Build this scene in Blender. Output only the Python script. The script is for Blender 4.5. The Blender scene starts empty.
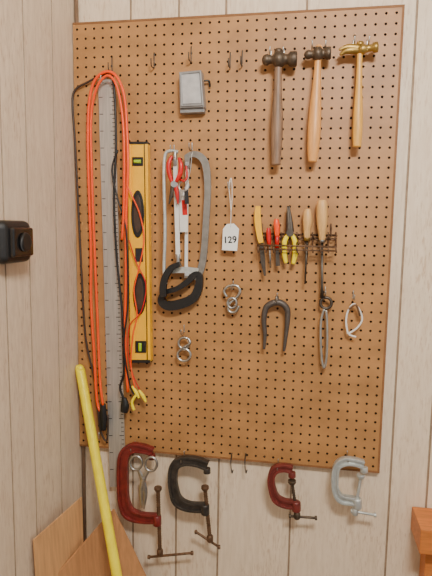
import bpy, bmesh, math, random
from mathutils import Euler, Vector, Matrix
random.seed(4)
BW=0.914; ZT=2.05; DB=0.022; BH=1.269
F=520.0
CAM=Vector((0.6914,-1.5125,1.4756)); ROT=Euler((1.45322,-0.01464,0.17280),'XYZ')
RM=ROT.to_matrix()
scene=bpy.context.scene
def link(o):
    scene.collection.objects.link(o); return o
cd=bpy.data.cameras.new('camera'); cam=link(bpy.data.objects.new('camera',cd))
cam.location=CAM; cam.rotation_euler=ROT; cd.sensor_fit='VERTICAL'; cd.sensor_height=36; cd.lens=F/576*36
cd.clip_start=0.02
scene.camera=cam
# photogrammetry: measured photo point -> real position on a plane parallel to the back wall, d metres in front of it
def W(px,py,d):
    r=RM@Vector(((px-216)/F,-(py-288)/F,-1)); t=(-d-CAM.y)/r.y
    return CAM+r*t
def L(px,py,d):   # same for left wall, plane x=d
    r=RM@Vector(((px-216)/F,-(py-288)/F,-1)); t=(d-CAM.x)/r.x
    return CAM+r*t
PX=1.5/F
# ---------------- materials
def srgb(r,g,b):
    def c(v):
        v/=255.0
        return v/12.92 if v<=.04045 else ((v+.055)/1.055)**2.4
    return (c(r),c(g),c(b),1)
MATS={}
def mat(name,col,rough=.5,metal=0,var=.12,scale=40,bump=.0,stretch=(1,1,1),coat=0):
    if name in MATS: return MATS[name]
    m=bpy.data.materials.new(name); m.use_nodes=True; nt=m.node_tree; p=nt.nodes['Principled BSDF']
    tc=nt.nodes.new('ShaderNodeTexCoord'); mp=nt.nodes.new('ShaderNodeMapping'); mp.inputs['Scale'].default_value=stretch
    nz=nt.nodes.new('ShaderNodeTexNoise'); nz.inputs['Scale'].default_value=scale; nz.inputs['Detail'].default_value=5
    rp=nt.nodes.new('ShaderNodeValToRGB')
    c=srgb(*col)
    rp.color_ramp.elements[0].position=.3; rp.color_ramp.elements[1].position=.7
    rp.color_ramp.elements[0].color=tuple(x*(1-var*1.5) for x in c[:3])+(1,)
    rp.color_ramp.elements[1].color=tuple(min(1,x*(1+var)) for x in c[:3])+(1,)
    nt.links.new(tc.outputs['Object'],mp.inputs[0]); nt.links.new(mp.outputs[0],nz.inputs[0])
    nt.links.new(nz.outputs[0],rp.inputs[0]); nt.links.new(rp.outputs[0],p.inputs['Base Color'])
    p.inputs['Roughness'].default_value=rough; p.inputs['Metallic'].default_value=metal
    p.inputs['Coat Weight'].default_value=coat
    if bump:
        b=nt.nodes.new('ShaderNodeBump'); b.inputs['Strength'].default_value=bump; b.inputs['Distance'].default_value=.002
        nt.links.new(nz.outputs[0],b.inputs['Height']); nt.links.new(b.outputs[0],p.inputs['Normal'])
    MATS[name]=m; return m
def panel_mat(name,c0,c1,c2):
    m=bpy.data.materials.new(name); m.use_nodes=True; nt=m.node_tree; p=nt.nodes['Principled BSDF']
    tc=nt.nodes.new('ShaderNodeTexCoord')
    def noise(sc,stretch,detail,dist=0):
        mp=nt.nodes.new('ShaderNodeMapping'); mp.inputs['Scale'].default_value=stretch
        nz=nt.nodes.new('ShaderNodeTexNoise'); nz.inputs['Scale'].default_value=sc; nz.inputs['Detail'].default_value=detail
        nz.inputs['Distortion'].default_value=dist
        nt.links.new(tc.outputs['Object'],mp.inputs[0]); nt.links.new(mp.outputs[0],nz.inputs[0]); return nz
    a=noise(10,(8,8,1.0),7,.5); b=noise(60,(4,4,.6),4,.3); c=noise(5,(1.5,1.5,.8),3)
    def ramp(n,p0,p1,k0,k1):
        r=nt.nodes.new('ShaderNodeValToRGB'); r.color_ramp.elements[0].position=p0; r.color_ramp.elements[1].position=p1
        r.color_ramp.elements[0].color=k0; r.color_ramp.elements[1].color=k1; nt.links.new(n.outputs[0],r.inputs[0]); return r
    ra=ramp(a,.34,.66,srgb(*c0),srgb(*c1)); 
    rb=ramp(b,.52,.66,(0,0,0,1),(1,1,1,1)); rc=ramp(c,.38,.68,(.12,.12,.12,1),(.9,.9,.9,1))
    mul=nt.nodes.new('ShaderNodeMath'); mul.operation='MULTIPLY'
    nt.links.new(rb.outputs[0],mul.inputs[0]); nt.links.new(rc.outputs[0],mul.inputs[1])
    mx=nt.nodes.new('ShaderNodeMix'); mx.data_type='RGBA'
    nt.links.new(mul.outputs[0],mx.inputs['Factor']); nt.links.new(ra.outputs[0],mx.inputs['A']); mx.inputs['B'].default_value=srgb(*c2)
    nt.links.new(mx.outputs['Result'],p.inputs['Base Color']); p.inputs['Roughness'].default_value=.55
    bp=nt.nodes.new('ShaderNodeBump'); bp.inputs['Strength'].default_value=.12; bp.inputs['Distance'].default_value=.001
    nt.links.new(b.outputs[0],bp.inputs['Height']); nt.links.new(bp.outputs[0],p.inputs['Normal'])
    return m
M_wallB=panel_mat('whitewashed_panel_back',(227,205,176),(238,218,191),(204,172,138))
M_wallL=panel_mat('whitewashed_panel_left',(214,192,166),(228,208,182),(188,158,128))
M_groove=mat('groove_paint',(160,136,110),.7)
M_trim=mat('corner_trim_wood',(130,104,82),.6)
M_board=mat('hardboard',(176,126,74),.5,var=.13,scale=9,stretch=(1,1,1.5))
M_holeshade=mat('hardboard_hole_shade',(48,28,14),.8)  # shade inside the holes put into the colour of walls and backing
M_boardedge=mat('hardboard_edge',(140,94,54),.7)
M_steel=mat('steel',(180,178,174),.35,1,scale=60)
M_chrome=mat('zinc_wire',(196,194,188),.3,1)
M_dsteel=mat('dark_steel',(92,84,76),.45,.9,scale=80)
M_fork=mat('weathered_steel',(92,84,78),.5,.5,scale=50)
M_gsteel=mat('hacksaw_frame_steel',(138,134,128),.4,.5,scale=50)
M_darkiron=mat('aged_iron',(96,82,68),.5,.7,var=.25,scale=60,bump=.3)
M_rustscrew=mat('rusty_screw',(120,92,70),.5,.7,var=.25,scale=90)
M_alu=mat('brushed_aluminium',(184,178,170),.45,.5,scale=30,stretch=(6,6,.4))
M_yellow=mat('yellow_paint',(252,186,4),.35,coat=.3,var=.04)
M_yellow2=mat('bright_yellow_plastic',(255,226,10),.35,var=.05)
M_ylight=mat('yellow_pole_paint',(255,232,20),.4,var=.06)
M_black=mat('black_rubber',(24,23,23),.45)
M_blackg=mat('black_gloss',(18,18,20),.25,coat=.4)
M_brownc=mat('dark_brown_cord',(64,48,38),.5)
M_orange=mat('orange_cord',(255,80,10),.4,var=.05)
M_orangew=mat('orange_wood',(205,122,58),.45,var=.15,scale=20,stretch=(.6,6,6))
M_red=mat('red_plastic',(205,20,18),.35)
M_dred=mat('oxblood_paint',(118,36,32),.42,var=.2,scale=50,bump=.2)
M_dred2=mat('maroon_paint',(112,44,38),.42,var=.2,scale=50)
M_blackiron=mat('black_iron',(68,62,56),.45,.4,var=.25,scale=60,bump=.2)
M_silver=mat('silver_cast',(200,204,200),.4,.55,var=.12,scale=60,bump=.2)
M_white=mat('white_card',(240,238,232),.7,var=.02)
M_white2=mat('white_plastic',(232,228,220),.4,var=.03)
M_ink=mat('ink',(30,30,34),.7)
M_wood1=mat('dark_handle_wood',(134,104,80),.5,var=.25,scale=30,stretch=(6,6,.6))
M_wood2=mat('honey_handle_wood',(224,158,86),.4,var=.12,scale=30,stretch=(6,6,.6))
M_wood3=mat('golden_handle_wood',(222,164,72),.4,var=.12,scale=30,stretch=(6,6,.6))
M_wood4=mat('pale_handle_wood',(218,170,106),.4,var=.12,scale=30,stretch=(6,6,.6))
M_brass=mat('aged_brass',(170,138,72),.4,.8,var=.2)
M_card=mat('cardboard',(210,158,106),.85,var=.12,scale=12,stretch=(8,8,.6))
M_card2=mat('cardboard_darker',(188,134,86),.85,var=.12,scale=12,stretch=(8,8,.6))  # darker brown cardboard for the other box panels
M_grey=mat('grey_plastic',(140,138,136),.35)
M_grey2=mat('grey_lid',(186,184,182),.3)
M_green=mat('green_vial',(170,210,40),.2)
M_vinyl=mat('floor_vinyl',(120,104,88),.6)
M_ceil=mat('ceiling_paint',(236,232,224),.8)
# ---------------- mesh builder
def cat(pts,sub,closed=False):
    n=len(pts); out=[]
    if n<3 or sub<2: return [tuple(p) for p in pts]
    seg=n if closed else n-1
    g=lambda i: pts[i%n] if closed else pts[max(0,min(n-1,i))]
    for i in range(seg):
        a,b,c,d=g(i-1),g(i),g(i+1),g(i+2)
        for k in range(sub):
            t=k/sub
            out.append(tuple(.5*((2*q)+(-p+r)*t+(2*p-5*q+4*r-s)*t*t+(-p+3*q-3*r+s)*t**3) for p,q,r,s in zip(a,b,c,d)))
    if not closed: out.append(tuple(pts[-1]))
    return out
class B:
    def __init__(s,name): s.name=name; s.v=[]; s.f=[]; s.m=[]; s.s=[]; s.mats=[]
    def mi(s,m):
        if m not in s.mats: s.mats.append(m)
        return s.mats.index(m)
    def face(s,idx,m,sm=False): s.f.append(idx); s.m.append(s.mi(m)); s.s.append(sm)
    def tube(s,pts,rad,m,seg=10,sub=5,closed=False,flat=1.0,smooth=True):
        if not isinstance(rad,(list,tuple)): rad=[rad]*len(pts)
        P=cat([tuple(p)+(r,) for p,r in zip(pts,rad)],sub,closed)
        C=[Vector(p[:3]) for p in P]; R=[max(1e-5,p[3]) for p in P]; n=len(C)
        ref=None; base=len(s.v)
        for i in range(n):
            a=C[i-1] if (i>0 or closed) else C[0]; b=C[(i+1)%n] if (i<n-1 or closed) else C[-1]
            t=(b-a); 
            if t.length<1e-9: t=Vector((0,0,1))
            t.normalize()
            if ref is None:
                ref=Vector((0,1,0)) if abs(t.y)<.9 else Vector((0,0,1))
            ref=(ref-t*ref.dot(t)).normalized(); sd=t.cross(ref)
            for k in range(seg):
                an=2*math.pi*k/seg
                s.v.append(C[i]+sd*(R[i]*math.cos(an))+ref*(R[i]*flat*math.sin(an)))
        for i in range(n if closed else n-1):
            j=(i+1)%n
            for k in range(seg):
                k2=(k+1)%seg
                s.face([base+i*seg+k,base+i*seg+k2,base+j*seg+k2,base+j*seg+k],m,smooth)
        if not closed:
            s.face([base+k for k in range(seg)][::-1],m); s.face([base+(n-1)*seg+k for k in range(seg)],m)
    def ptube(s,pts,rpx,m,d=None,**k):
        P=[W(p[0],p[1],p[2] if len(p)>2 else d) for p in pts]
        r=[x*PX for x in rpx] if isinstance(rpx,(list,tuple)) else rpx*PX
        s.tube(P,r,m,**k)
    def prism(s,pts,d0,d1,m,sub=0,ms=None):
        if sub: pts=cat(pts,sub,True)
        b=len(s.v); n=len(pts)
        fr=[W(p[0],p[1],d1) for p in pts]
        s.v+=fr; s.v+=[Vector((p.x,-d0,p.z)) for p in fr]
        s.face([b+i for i in range(n)],m); s.face([b+n+i for i in range(n)][::-1],m)
        for i in range(n):
            j=(i+1)%n; s.face([b+i,b+n+i,b+n+j,b+j],ms or m)
    def ribbon(s,pts,d0,d1,m,sub=6,closed=False,off=0,wid=None):
        P=cat(pts,sub,closed); n=len(P); b=len(s.v)
        for i in range(n):
            a=P[i-1] if (i>0 or closed) else P[0]; c=P[(i+1)%n] if (i<n-1 or closed) else P[-1]
            tx,ty=c[0]-a[0],c[1]-a[1]; l=math.hypot(tx,ty) or 1; nx,ny=-ty/l,tx/l
            w=P[i][2]/2; ce=off*w; h=w if wid is None else wid/2
            for q in (ce-h,ce+h):
                f=W(P[i][0]+nx*q,P[i][1]+ny*q,d1); s.v.append(f); s.v.append(Vector((f.x,-d0,f.z)))
        for i in range(n if closed else n-1):
            o=b+4*i; e=b+4*((i+1)%n)
            s.face([o,o+2,e+2,e],m); s.face([o+1,e+1,e+3,o+3],m); s.face([o,e,e+1,o+1],m,True); s.face([o+2,o+3,e+3,e+2],m,True)
        if not closed:
            s.face([b,b+1,b+3,b+2],m); o=b+4*(n-1); s.face([o,o+2,o+3,o+1],m)
    def box(s,c,size,m,rot=None):
        b=len(s.v); c=Vector(c)
        for x in(-.5,.5):
            for y in(-.5,.5):
                for z in(-.5,.5):
                    q=Vector((x*size[0],y*size[1],z*size[2]))
                    if rot is not None: q=rot@q
                    s.v.append(c+q)
        for f in((0,1,3,2),(4,6,7,5),(0,4,5,1),(2,3,7,6),(0,2,6,4),(1,5,7,3)): s.face([b+i for i in f],m)
    def done(s,bevel=0,parent=None,seg=2,smooth=False):
        me=bpy.data.meshes.new(s.name); me.from_pydata([tuple(v) for v in s.v],[],s.f)
        for m in s.mats: me.materials.append(m)
        me.polygons.foreach_set('material_index',s.m); me.polygons.foreach_set('use_smooth',s.s)
        me.validate(); me.update()
        bm=bmesh.new(); bm.from_mesh(me); bmesh.ops.recalc_face_normals(bm,faces=bm.faces); bm.to_mesh(me); bm.free()
        o=link(bpy.data.objects.new(s.name,me))
        if s.v:
            c=sum((Vector(v) for v in s.v),Vector())/len(s.v)
            me.transform(Matrix.Translation(-c)); o.location=c
        if bevel:
            md=o.modifiers.new('bevel','BEVEL'); md.width=bevel; md.segments=seg; md.limit_method='ANGLE'; md.angle_limit=math.radians(40)
        if parent: 
            o.parent=parent
            o.location=o.location-parent.location
        return o
# ---------------- room shell
def wall_profile(name,axis,length,grooves,zlo,zhi,m,base,thick=.05):
    b=B(name)
    gw=.0030; gd=.0026
    cur=[(0,0)]
    for g in sorted(grooves): cur+=[(g-gw,0),(g-gw*.5,gd),(g+gw*.5,gd),(g+gw,0)]
    cur.append((length,0))
    full=cur+[(length,thick),(0,thick)]
    def P(u,d,z):
        return Vector((base+u,d,z)) if axis=='x' else Vector((-d-.001,-u,z))
    n=len(full); k=len(b.v)
    for z in(zlo,zhi):
        for u,d in full: b.v.append(P(u,d,z))
    for i in range(n):
        j=(i+1)%n
        isg = i<len(cur)-1 and (cur[i][1]>0 or cur[j][1]>0)
        b.face([k+i,k+j,k+n+j,k+n+i],M_groove if isg else m)
    b.face([k+i for i in range(n)],m); b.face([k+n+i for i in range(n)],m)
    return b.done()
gx=[W(x,520,0).x+.0 for x in (133,176,218,290,388,425)]
gx+=[gx[-1]+v for v in (.1,.3,.41,.6,.8,.95,1.2,1.4,1.6)]
wall_profile('wall_back','x',3.0,gx,0,2.5,M_wallB,0)
gl=[-L(x,300,0).y for x in (58,31,7)]
gl+=[gl[-1]+v for v in (.1,.22,.4,.5,.7,.9,1.1,1.3,1.5,1.8,2.0,2.2,2.4)]
wall_profile('wall_left','y',3.2,gl,0,2.5,M_wallL,0)
b=B('floor'); b.box((1.5,-1.6,-.025),(3.1,3.3,.05),M_vinyl); b.done()
b=B('ceiling'); b.box((1.5,-1.6,2.53),(3.1,3.3,.05),M_ceil); b.done()
b=B('trim_1'); b.tube([Vector((.006,-.006,0.02)),Vector((.006,-.006,2.49))],.006,M_trim,seg=8,sub=1); b.done()
# ---------------- pegboard with real holes
b=B('pegboard'); nx,nz=35,48; sx=(BW)/nx; sz=BH/nz; r=.0036; xo=.001
for i in range(nx):
    for j in range(nz):
        cx=xo+(i+.5)*sx; cz=ZT-(j+.5)*sz; k=len(b.v)
        for q in range(8):
            an=q*math.pi/4; c,s_=math.cos(an),math.sin(an); mx=max(abs(c),abs(s_))
            b.v.append(Vector((cx+c/mx*sx/2,-DB,cz+s_/mx*sz/2)))
        for q in range(8):
            an=q*math.pi/4; b.v.append(Vector((cx+r*math.cos(an),-DB,cz+r*math.sin(an))))
        for q in range(8):
            an=q*math.pi/4; b.v.append(Vector((cx+r*math.cos(an),-DB+.006,cz+r*math.sin(an))))
        for q in range(8):
            q2=(q+1)%8
            b.face([k+q,k+q2,k+8+q2,k+8+q],M_board); b.face([k+8+q,k+8+q2,k+16+q2,k+16+q],M_holeshade)
x0,x1,z0,z1=xo,xo+BW,ZT-BH,ZT
b.box(((x0+x1)/2,-.0118,z1+.003),(BW,.0225,.006),M_boardedge)
b.box(((x0+x1)/2,-.0118,z0-.003),(BW,.0225,.006),M_boardedge)
b.box((x1+.003,-.0118,(z0+z1)/2),(.006,.0225,BH+.012),M_boardedge)
b.box(((x0+x1)/2,-.003,(z0+z1)/2),(BW-.002,.004,BH-.002),M_holeshade)  # added dark sheet, paints the shade of the gap seen through the holes
b.done()
# ---------------- helper: peg hooks
def peg(px,py,reach=.04,up=5,stem=7,name='pegboard_hook',r=.0017,m=None):
    b=B(name); w=W(px,py,DB+.003)
    y0=-(DB+.0025)
    P=[Vector((w.x,-DB-.0002,w.z+stem*PX)),Vector((w.x,y0,w.z+stem*PX-.001)),Vector((w.x,y0,w.z+.3*stem*PX)),Vector((w.x,y0,w.z)),Vector((w.x,y0-.005,w.z-.001)),Vector((w.x,-(DB+reach*.7),w.z-.002)),Vector((w.x,-(DB+reach),w.z)),Vector((w.x,-(DB+reach+.003),w.z+up*PX))]
    b.tube(P,r,m or M_chrome,seg=6,sub=4); return b.done()
for x,y in ((112,72),(154,68),(191,62),(230,68),(242,66)):
    peg(x,y,stem=14,up=6,m=M_dsteel,r=.0018,reach=.03)
for x,y in ((106,84),(192,150),(174,152),(230,188),(233,288),(184,332),(277,300),(325,294),(353,298),(135,448),(184,458),(278,466),(347,458)):
    peg(x,y)
for x,y in ((271,58),(284,58),(312,52),(325,52),(353,48),(367,48)): peg(x,y,reach=.05)
for x in (232,246):
    b=B('wire_peg_hook'); b.ptube([(x,453,DB+.003),(x-1,460,DB+.004),(x-1,467,DB+.012),(x,473,DB+.02),(x+1,470,DB+.028)],.6,M_dsteel,seg=6); b.done()
# ---------------- aluminium rule
b=B('aluminium_rule'); b.prism([(98,80),(114,79),(126,486),(110,487)],.027,.030,M_alu)
for i in range(1,96):
    t=i/96; xa=98+12*t; xb=114+12*t; y=80+406*t; ln=5 if i%4==0 else 3
    b.prism([(xb-ln,y),(xb-.6,y),(xb-.6,y+.7),(xb-ln,y+.7)],.0295,.0304,M_ink)
    if i%4==0: b.prism([(xa+.6,y),(xa+4,y),(xa+4,y+.7),(xa+.6,y+.7)],.0295,.0304,M_ink)
b.done()
# ---------------- spirit level
b=B('spirit_level')
y0,y1=.028,.050
b.prism([(128,142),(147,142),(150,362),(131,361)],y0,y1,M_yellow)
b.prism([(127.5,142),(130.2,142),(132.8,362),(130.3,362)],y0-.001,y1+.002,M_yellow)
b.prism([(144.6,142),(147.4,142),(150.6,362),(147.8,362)],y0-.001,y1+.002,M_yellow)
b.prism([(143.6,142),(144.6,142),(147.6,362),(146.6,362)],y0-.001,y1+.0012,M_blackg)
b.prism([(127.5,141.5),(147.4,141.5),(147.4,144),(127.6,144)],y0-.001,y1+.003,M_black)
b.prism([(130.5,360),(150.4,360),(150.5,363),(130.5,363)],y0-.001,y1+.003,M_black)
def oval(cx,cy,rx,ry,n=20): return [(cx+rx*math.cos(2*math.pi*k/n),cy+ry*math.sin(2*math.pi*k/n)) for k in range(n)]
for cx,cy,rx,ry in ((137.5,214,6.6,24),(139.5,294,6.6,21)):
    b.prism(oval(cx,cy,rx,ry),y1-.004,y1+.003,M_black)
    b.prism(oval(cx,cy,rx-2.6,ry-5),y1,y1+.0035,M_brownc)
b.prism([(132,157),(143,157),(143,166),(132,166)],y1-.004,y1+.002,M_black)
b.ptube([(134,161.5,y1+.003),(141,161.5,y1+.003)],1.8,M_green,sub=1)
b.prism([(135,248),(143,248),(143,262),(135,262)],y1-.002,y1+.001,M_ink)
b.prism([(135,341),(146,341),(146,353),(135,353)],y1-.004,y1+.002,M_black)
b.ptube([(140,343,y1+.003),(140,351,y1+.003)],1.8,M_green,sub=1)
b.done(.001)
# ---------------- extension cords
b=B('orange_extension_cord')
b.ptube([(101,412,.055),(97,400,.05),(94,350,.045),(91,300,.042),(91,250,.042),(89,190,.042),(88,140,.042),(89,105,.045),(94,82,.05),(105,72,.055),(116,76,.055),(124,95,.055),(127,130,.06),(128,170,.066),(126,220,.064),(126,280,.062),(125,340,.06),(128,392,.06)],1.45,M_orange,sub=6)
b.ptube([(103,405,.06),(100,380,.055),(98,330,.05),(95,260,.05),(92,180,.05),(91,120,.05),(96,90,.058),(106,76,.062),(115,82,.062),(121,105,.062),(124,140,.066),(124,200,.07),(122,240,.068)],1.3,M_orange,sub=6)
b.ptube([(103,404,.055),(103,416,.055),(103,430,.055)],[3,4.4,3.6],M_black,flat=.7)
b.done()
b=B('black_extension_cord')
b.ptube([(112,72,.045),(98,77,.04),(86,83,.035),(77,88,.034),(73,95,.034),(72.5,108,.034),(75,140,.034),(78,200,.034),(82,280,.034),(86,340,.034),(95,380,.04),(98,410,.05),(101,432,.05),(107,440,.05),(108,415,.05)],1.1,M_brownc,sub=6)
b.ptube([(112,72,.048),(115,100,.05),(116,150,.052),(114,200,.052),(117,260,.05),(123,320,.062),(124,370,.062),(120,388,.06),(126,402,.06)],1.2,M_black,sub=6)
b.ptube([(118,150,.056),(112,170,.056),(118,200,.056),(126,230,.068),(128,300,.068),(124,345,.068),(130,385,.06),(137,398,.06)],.9,M_black,sub=6)
b.ptube([(124,398,.06),(125,405,.06),(124,412,.06)],[2.6,4.6,4],M_black,flat=.7)
for x,y in ((136,392),(143,396)): b.ptube([(x-4,y-6,.06),(x,y,.06),(x+3,y+6,.06)],[1.2,2,1.2],M_yellow2)
b.ptube([(137,394,.06),(132,402,.06),(134,410,.06)],1.6,M_yellow2)
b.ptube([(99,432,.055),(99,439,.055)],.5,M_steel,sub=1)
b.done()
b=B('orange_wire_lead')
b.ptube([(127,185,.07),(132,196,.07),(140,215,.062),(144,240,.062),(139,268,.062),(134,290,.062),(137,315,.062),(133,335,.062),(131,365,.062),(135,388,.062)],.7,M_orange,sub=6)
b.ptube([(129,240,.07),(136,262,.062),(146,285,.062),(141,312,.062),(130,325,.068),(128,350,.068),(133,375,.06),(142,394,.06)],.6,M_red,sub=6)
b.done()
# ---------------- hacksaws
b=B('hacksaw')   # flat grey frame
dz0,dz1=.044,.053
b.ribbon([(186,157,5),(193,154,6),(201,157,7),(206,167,7),(207.5,190,6.5),(206,220,6.5),(204,250,6.5),(201,268,7),(195,280,8)],dz0,dz1,M_gsteel)
b.ribbon([(187,155,5.5),(187,168,4.5)],dz0,dz1+.002,M_gsteel,sub=1)
b.ribbon([(187,162,3.2),(186,278,3.2)],.048,.050,M_white2,sub=1)
b.ribbon([(166,272,4),(182,270,6),(198,272,7)],.043,.056,M_silver,sub=4)
b.ribbon([(199,276,6),(198,288,8),(193,298,9),(181,304,9.5),(168,306,9),(161,301,7),(164,293,5),(176,289,5),(187,282,6),(194,275,6)],.041,.059,M_black,closed=True)
b.ptube([(187,164,.044),(187,164,.060)],2,M_steel,sub=1)
b.ptube([(187,274,.044),(187,274,.062)],2.4,M_steel,sub=1)
b.done(.0015)
b=B('hacksaw')   # tubular silver frame
b.ptube([(178,152,.075),(170,151,.075),(165,156,.075),(164,180,.075),(165,230,.075),(164,270,.075),(166,284,.075)],1.7,M_silver,sub=6)
b.ribbon([(175,160,4.5),(178,258,4.5)],.074,.076,M_white2,sub=1)
b.ptube([(175,152,.075),(175,166,.075)],2,M_steel,sub=1)
b.ptube([(178,254,.075),(178,266,.075)],2,M_steel,sub=1)
b.ribbon([(180,264,5),(171,268,6),(165,277,6.5),(162.5,288,6.5),(163,297,6)],.068,.082,M_black)
b.done(.0015)
b=B('keyhole_saw_blade'); b.ribbon([(183,190,9),(184,232,8)],.060,.062,M_white2,sub=1); b.ribbon([(184,200,5),(185,215,5)],.062,.063,M_red,sub=1)
b.ptube([(184,190,.06),(190,172,.056),(192,152,.054)],.5,M_chrome); b.done()
b=B('red_tin_snips')
b.ptube([(172,182,.095),(169,172,.095),(169,163,.095),(172,156,.092)],[1.6,2.4,2.2,1.4],M_red)
b.ptube([(176,182,.098),(180,174,.098),(181,165,.098),(179,158,.095)],[1.6,2.4,2.2,1.4],M_red)
b.ptube([(174,184,.092),(174,184,.102)],3.2,M_steel,sub=1)
b.ptube([(173,184,.096),(171,196,.096),(169,204,.096)],[2.2,1.8,.6],M_dsteel,flat=.5)
b.ptube([(175,184,.096),(177,194,.096),(178,204,.096)],[2.2,1.8,.6],M_red,flat=.5)
b.ptube([(172,150,.06),(174,153,.095),(176,160,.098)],.5,M_chrome)
b.done()
b=B('key_ring_bundle')
b.ptube([(184+5*math.cos(a*math.pi/4),186+5*math.sin(a*math.pi/4),.088) for a in range(8)],.6,M_chrome,closed=True)
b.ribbon([(181,190,5),(178,202,4)],.086,.089,M_steel,sub=1); b.ribbon([(186,190,4),(187,204,4)],.086,.089,M_ink,sub=1)
b.ptube([(178,178,.086),(184,181,.088),(187,176,.086),(186,166,.084)],1.1,M_red)
b.done()
# ---------------- grey box
b=B('grey_junction_box')
b.prism([(179,72),(201,70),(204,107),(180,108)],DB+.002,.060,M_grey)
b.prism([(181.5,74.5),(199,73),(201,103),(182.5,104)],.059,.062,M_grey2)
b.ribbon([(180.5,73.5,1.8),(200.2,71.8,1.8),(202.6,105,1.8),(181.5,106,1.8),(180.5,73.5,1.8)],.059,.064,M_grey,sub=1)
b.prism([(180,107),(204,106),(204,112),(180,113)],DB+.004,.050,M_grey)
b.ptube([(204,81,.04),(209,81,.036),(210,87,.03)],.9,M_black)
b.done(.0015)
# ---------------- price tag
tg=B('price_tag')
tg.prism([(227,224),(234,223.5),(239,229),(237,251),(222,250),(223,229)],.052,.053,M_white)
tg.ptube([(230.5,227,.0535),(231,212,.055),(230,198,.056),(229,186,.058),(231,178,.058),(232,186,.058),(232,200,.056),(231,212,.055)],.35,M_white2)
tago=tg.done()
tx=bpy.data.curves.new('tag_text','FONT'); tx.body='129'; tx.size=.026; tx.extrude=.0003; tx.align_x='CENTER'; tx.align_y='CENTER'; tx.offset=.0005
to=link(bpy.data.objects.new('tag_tmp',tx)); bpy.context.view_layer.update()
me=bpy.data.meshes.new_from_object(to.evaluated_get(bpy.context.evaluated_depsgraph_get())); bpy.data.objects.remove(to)
me.materials.clear(); me.materials.append(M_ink)
o=link(bpy.data.objects.new('tag_number',me)); o.parent=tago; o.location=W(230,240,.0536)-tago.location; o.rotation_euler=(math.pi/2,math.radians(-4),0)
# ---------------- hammers
def handle(b,top,bot,ws,d,m):
    n=len(ws); P=[]
    for i,w in enumerate(ws):
        t=i/(n-1); P.append((top[0]+(bot[0]-top[0])*t,top[1]+(bot[1]-top[1])*t,d))
    b.ptube(P,[w/2 for w in ws],m,flat=.75,sub=5,seg=14)
def lathe(b,p,q,prof,m,d,flat=1,seg=16):
    b.ptube([(p[0]+(q[0]-p[0])*t,p[1]+(q[1]-p[1])*t,d) for t,r in prof],[r for t,r in prof],m,sub=1,seg=seg,flat=flat)
H=.062
b=B('ball_peen_hammer')
handle(b,(278.5,54),(276,165),[6.5,7,7,7.5,8.5,10,11,11,10.5,9.5,8.5],H,M_wood1)
lathe(b,(262,60),(297,59),[(0,1),(.02,3.2),(.08,4.6),(.16,5),(.2,4.2),(.3,3.6),(.36,6),(.4,7.5),(.56,7.5),(.6,6),(.68,4.4),(.74,4.6),(.8,6.6),(.97,6.8),(1,6)],M_darkiron,H)
lathe(b,(278.4,54),(278.6,49),[(0,4),(.8,3.6),(1,3)],M_darkiron,H)
b.done()
b=B('ball_peen_hammer')
handle(b,(318.5,50),(312.5,162),[6,6,6.5,7.5,9,10.5,11.5,12,11.5,10.5,8],H,M_wood2)
lathe(b,(304,55),(331,53),[(0,.8),(.04,2.6),(.1,3.8),(.18,4.2),(.26,3.4),(.34,3.2),(.4,5.6),(.44,6.4),(.6,6.4),(.64,5),(.72,3.6),(.78,4.4),(.82,5.6),(.97,5.6),(1,5)],M_darkiron,H)
lathe(b,(318.8,50),(319,45),[(0,3),(.8,2.8),(1,2)],M_wood2,H)
b.done()
b=B('tack_hammer')
handle(b,(360,48),(357,147),[5,5,5,5.5,6,7,8,8.6,8.8,8.4,7.4],H,M_wood3)
lathe(b,(358,50),(378,47),[(0,3.6),(.25,5),(.4,3.4),(.7,3),(.76,4.4),(.97,4.6),(1,4)],M_brass,H)
b.ptube([(361,49.5,H),(353,50,H),(346,51,H),(340,55,H)],[4.6,3.6,3,1.2],M_brass,flat=.8)
b.ptube([(361,48.5,H+.004),(353,47,H+.004),(346,47,H+.004),(339,50,H+.004)],[3.6,2.8,2.2,1],M_brass,flat=.6)
lathe(b,(360,46),(360.3,42),[(0,3.6),(1,3)],M_brass,H)
b.done()
# ---------------- tool rack
b=B('wire_tool_rack')
for dd,yy in ((DB+.004,238),(DB+.052,246)):
    b.ptube([(257,yy-1,dd),(337,yy+1,dd)],.9,M_rustscrew,sub=1,seg=8)
for yy,dd in ((233,DB+.004),(249,DB+.050)):
    b.ptube([(258,yy,dd),(336,yy+2,dd)],.7,M_rustscrew,sub=1,seg=8)
for i in range(11):
    x=258+i*7.8
    b.ptube([(x,232,DB+.004),(x,240,DB+.005),(x,241,DB+.025),(x,247,DB+.052),(x+.3,253,DB+.052)],.75,M_rustscrew,seg=6)
    if i<10: b.ptube([(x,235,DB+.010),(x+4,240,DB+.018),(x+7.8,236,DB+.010)],.6,M_rustscrew,seg=6)
for x in(262,331): b.ptube([(x,224,DB+.001),(x,226,DB+.003),(x,236,DB+.004)],.9,M_rustscrew,seg=6)
rack=b.done()
T=DB+.030
b=B('yellow_utility_knife')
b.ribbon([(258,206,5),(257.5,218,6.5),(259,232,6),(261,243,5)],T-.005,T+.005,M_yellow)
b.ribbon([(261,242,4.5),(263,262,5),(265,276,2)],T-.001,T+.001,M_dsteel,sub=1); b.done(.001)
b=B('red_handled_screwdriver')
b.ptube([(268.5,228,T),(268.5,232,T),(269,240,T),(269.5,246,T)],[1.6,2.3,2.3,1.5],M_red)
b.ptube([(269.5,245,T),(270.5,268,T)],.9,M_steel,sub=1); b.done()
b=B('chisel')
b.ptube([(276.5,219,T),(276.5,223,T),(277,229,T),(277,236,T)],[1.8,2.9,2.9,2.2],M_orange)
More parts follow.
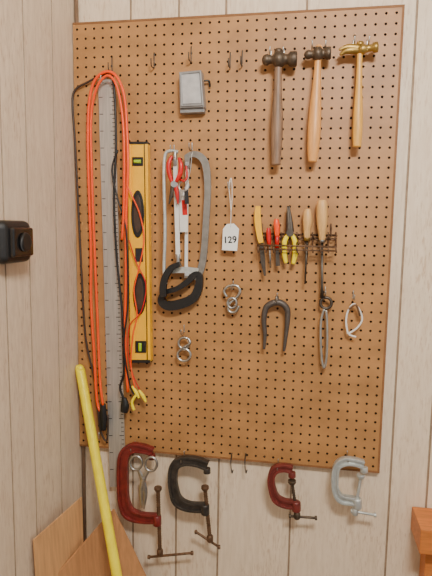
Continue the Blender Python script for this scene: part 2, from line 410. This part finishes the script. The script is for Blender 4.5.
b.ptube([(277,234,T),(277,248,T)],2,M_red,sub=1); b.ribbon([(277,246,3.4),(278,266,4.2)],T-.001,T+.001,M_dsteel,sub=1); b.done()
b=B('needle_nose_pliers')
b.ptube([(289,232,T),(288.5,220,T),(287.5,206,T)],[3,2.2,.7],M_dsteel,flat=.6)
b.ptube([(291,232,T),(290.5,220,T),(289,206,T)],[3,2,.6],M_dsteel,flat=.6)
b.ptube([(290,233,T-.006),(290,233,T+.007)],3.6,M_dsteel,sub=1)
b.ptube([(288,235,T),(284.5,242,T),(284.5,254,T),(286,263,T)],[2,2.6,2.6,1.8],M_yellow2,flat=.7)
b.ptube([(292,235,T),(295,242,T),(295,254,T),(293,264,T)],[2,2.6,2.6,1.8],M_yellow2,flat=.7); b.done()
b=B('awl')
b.ptube([(307.5,209,T),(307.5,214,T),(307.5,222,T),(307,230,T),(307,238,T)],[2.6,4.2,4.6,3.6,3],M_wood4,flat=1)
b.ptube([(307,236,T),(307,241,T)],3,M_brass,sub=1); b.ptube([(307,240,T),(305,284,T)],[1.5,.7],M_dsteel,sub=1); b.done()
b=B('screwdriver')
b.ptube([(322,200,T),(322,204,T),(322,212,T),(322,224,T),(322,234,T),(322,240,T)],[3.6,5,5.4,5,3.6,3],M_wood4)
b.ptube([(322,238,T),(322,243,T)],3,M_steel,sub=1); b.ptube([(322,242,T),(322,286,T),(322,298,T)],[1.3,1.3,2],M_dsteel,sub=1,flat=.7); b.done()
# ---------------- small hanging hardware
def ringpts(cx,cy,rx,ry,d,n=10,ph=0): return [(cx+rx*math.cos(2*math.pi*k/n+ph),cy+ry*math.sin(2*math.pi*k/n+ph),d) for k in range(n)]
b=B('steel_s_hook')
b.ptube([(227,297,.045),(224,291,.045),(229,286,.046),(237,286,.047),(240,292,.047),(235,299,.047),(229,304,.047),(229,311,.047),(235,312,.047),(239,306,.047)],1.5,M_chrome,sub=6)
b.ptube(ringpts(232,303,4.5,5,.052),1.3,M_steel,closed=True); b.done()
b=B('steel_s_hook')
b.ptube(ringpts(184,343,5.5,5.5,.048),1.4,M_chrome,closed=True); b.ptube(ringpts(184,355,6.5,6,.050),1.4,M_chrome,closed=True)
b.ptube([(179,351,.054),(184,347,.054),(190,343,.054),(188,338,.05)],1.4,M_steel); b.done()
b=B('steel_clevis_fork')
b.ptube([(264,349,.05),(265,335,.05),(264,320,.05),(266,308,.05),(273,303,.05),(281,303,.05),(287,309,.05),(287.5,320,.05),(286,335,.05),(284,351,.05)],[1.4,2,2.6,3,3.2,3.2,3,2.6,2,1.4],M_fork,sub=6)
b.ptube([(277,304,.05),(277,296,.05)],[2.6,1.6],M_fork,sub=1); b.done()
b=B('swivel_hook')
b.ptube(ringpts(326,303,5.5,5.5,.048),1.5,M_dsteel,closed=True)
b.ptube([(324,309,.048),(321,320,.048),(320.5,335,.048),(321,350,.048),(322,362,.048),(324,368,.048),(326,361,.048),(327,345,.048),(327,325,.048),(326,310,.048)],1.3,M_chrome,sub=6); b.done()
b=B('white_cable_tie')
b.ptube([(348,334,.046),(346,322,.046),(348,311,.046),(354,304,.046),(360,311,.046),(362,320,.046),(357,328,.046),(349,334,.046),(356,337,.046)],.9,M_white2,sub=6)
b.ptube([(349,309,.05),(356,305,.05),(360,316,.05)],1,M_rustscrew); b.done()
# ---------------- C clamps
def clamp(path,screw,hand,m,mscrew,pad_top,sr=2.2,d=.060,name='c_clamp'):
    b=B(name)
    b.ribbon(path,d-.004,d+.004,m,sub=6)
    for o in(-.72,.72): b.ribbon(path,d-.010,d+.010,m,sub=6,off=o,wid=2.2)
    (ax,ay),(bx,by)=screw
    n=int(math.hypot(bx-ax,by-ay)/1.2); P=[];R=[]
    for i in range(n+1):
        t=i/n; P.append((ax+(bx-ax)*t,ay+(by-ay)*t,d)); R.append(sr if i%2 else sr*.78)
    b.ptube(P,R,mscrew,sub=1,seg=10)
    lathe(b,(ax,ay-2),(ax,ay+2.5),[(0,4),(.5,4.2),(1,2.6)],mscrew,d)
    ex,ey,ew=path[-1]; 
    lathe(b,(ex,ey-5),(ex+.3,ey+5.5),[(0,3.6),(.1,4.6),(.9,4.6),(1,3.6)],m,d)
    ux,uy,uw=path[0]; lathe(b,(ux,uy+1),(ux,uy+6),[(0,3.6),(1,3.8)],m,d)
    lathe(b,(bx,by-4),(bx,by+3),[(0,2.6),(.2,3.4),(.8,3.4),(1,2.4)],mscrew,d)
    (hx,hy),(kx,ky)=hand
    b.ptube([(hx,hy,d+.002),(kx,ky,d-.0)],1.3,mscrew,sub=1)
    for p in(hand[0],hand[1]): b.ptube([(p[0]-1.2,p[1],d),(p[0]+1.2,p[1],d)],2.2,mscrew,sub=1)
    return b.done(.0008)
clamp([(152,453,7),(143,450,8),(132,449,10),(124,455,11),(122,468,11),(122,485,11),(123,502,11),(128,514,12),(140,519,10),(157,520,9)],((158,489),(160,553)),((149,557),(192,553)),M_dred,M_rustscrew,0,sr=2.3)
clamp([(207,467,9),(196,463,9),(184,462,9),(175,466,10),(172,477,9),(173,490,9),(177,502,10),(188,508,9),(205,509,9)],((205,488),(210,539)),((196,532),(219,547)),M_blackiron,M_rustscrew,0,sr=2.3)
clamp([(292,471,7),(284,469,7),(275,471,8),(271,479,7),(272,490,7),(276,500,8),(285,505,8),(296,506,8)],((292,482),(297,516)),((290,516),(316,518)),M_dred2,M_darkiron,0,sr=1.8)
clamp([(364,466,7),(354,463,7),(344,463,8),(337,468,7),(335,480,7),(336,492,7),(341,500,8),(350,502,8),(357,503,7)],((361,476),(355,512)),((352,511),(375,515)),M_silver,M_silver,0,sr=1.8)
b=B('steel_scissors')
b.ptube(ringpts(136,463,6,7,.085),1.4,M_steel,closed=True); b.ptube(ringpts(151,464,6,7,.087),1.4,M_steel,closed=True)
b.ptube([(138,469,.086),(142,478,.086),(145,492,.086),(144,509,.086)],[1.6,2.6,2.8,.6],M_steel,flat=.35)
b.ptube([(149,470,.087),(144,478,.087),(141,492,.087),(142,508,.087)],[1.6,2.6,2.8,.6],M_chrome,flat=.35)
b.ptube([(143.5,478,.082),(143.5,478,.092)],1.6,M_dsteel,sub=1); b.done()
# ---------------- yellow pole
b=B('yellow_pole')
pa=W(80,369,.045); pb=W(117,576,.20); dr=pb-pa; pe=pa+dr*((pa.z-.014)/(pa.z-pb.z))
b.tube([pa+Vector((.004,-.002,.012)),pa+Vector((.002,0,.004)),pa,pa+dr*.1,pa+dr*.6,pb,pe],[.004,.012,.0145,.0145,.0145,.0145,.0145],M_ylight,seg=16,sub=2); b.done()
# ---------------- cardboard
def slab(b,quad,m,th=.004):
    q=[Vector(v) for v in quad]; n=(q[1]-q[0]).cross(q[3]-q[0]).normalized()*th; k=len(b.v)
    b.v+=q; b.v+=[v+n for v in q]
    b.face([k,k+1,k+2,k+3],m); b.face([k+7,k+6,k+5,k+4],m)
    for i in range(4):
        j=(i+1)%4; b.face([k+i,k+j,k+4+j,k+4+i],m)
b=B('cardboard_box')
A=L(34,540,.012); C=L(82,497,.05) if L(82,497,.05).y<-.03 else W(82,497,.06)
A2=Vector((A.x+.03,A.y-.01,.004)); C2=Vector((C.x+.03,C.y-.04,.004))
slab(b,[A,C,C2,A2],M_card)
A=W(52,580,.27); C=W(114,509,.04); D=W(150,584,.05)
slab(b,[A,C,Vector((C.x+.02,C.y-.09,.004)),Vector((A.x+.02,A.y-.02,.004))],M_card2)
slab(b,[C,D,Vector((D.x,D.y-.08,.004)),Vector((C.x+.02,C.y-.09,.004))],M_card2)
b.done()
# ---------------- bench right
b=B('wooden_workbench')
c=W(412,506,.004); zt=c.z
b.box((c.x+.5,-.065,zt-.035),(1.0,.12,.07),M_orangew)
b.box((c.x+.06,-.04,(zt-.07)/2),(.06,.06,zt-.07),M_orangew); b.box((c.x+.9,-.04,(zt-.07)/2),(.06,.06,zt-.07),M_orangew)
b.done(.002)
# ---------------- black wall fixture
b=B('black_wall_bracket')
c=L(17,241,0)
b.box((.022,c.y-.06,c.z),(.042,.12,.098),M_black)
b.done(.018,seg=5)
b=B('face_plate'); 
b.box((.046,c.y-.06,c.z),(.016,.085,.066),M_blackg)
b.tube([Vector((.052,c.y-.06,c.z)),Vector((.062,c.y-.06,c.z))],.022,M_black,sub=1,seg=24)
b.done(.006,parent=bpy.data.objects['black_wall_bracket'],seg=3)
# ---------------- lights
def area(name,loc,target,size,size_y,power,col):
    l=bpy.data.lights.new(name,'AREA'); l.shape='RECTANGLE'; l.size=size; l.size_y=size_y; l.energy=power; l.color=col
    o=link(bpy.data.objects.new(name,l)); o.location=loc
    o.rotation_euler=(Vector(target)-Vector(loc)).to_track_quat('-Z','Y').to_euler()
area('ceiling_light_panel',(1.0,-1.7,2.45),(.6,-.05,1.25),.45,.25,50,(1,.96,.90))
w=bpy.data.worlds.new('world'); w.use_nodes=True; bg=w.node_tree.nodes['Background']; bg.inputs[0].default_value=(1,.97,.93,1); bg.inputs[1].default_value=.6
scene.world=w
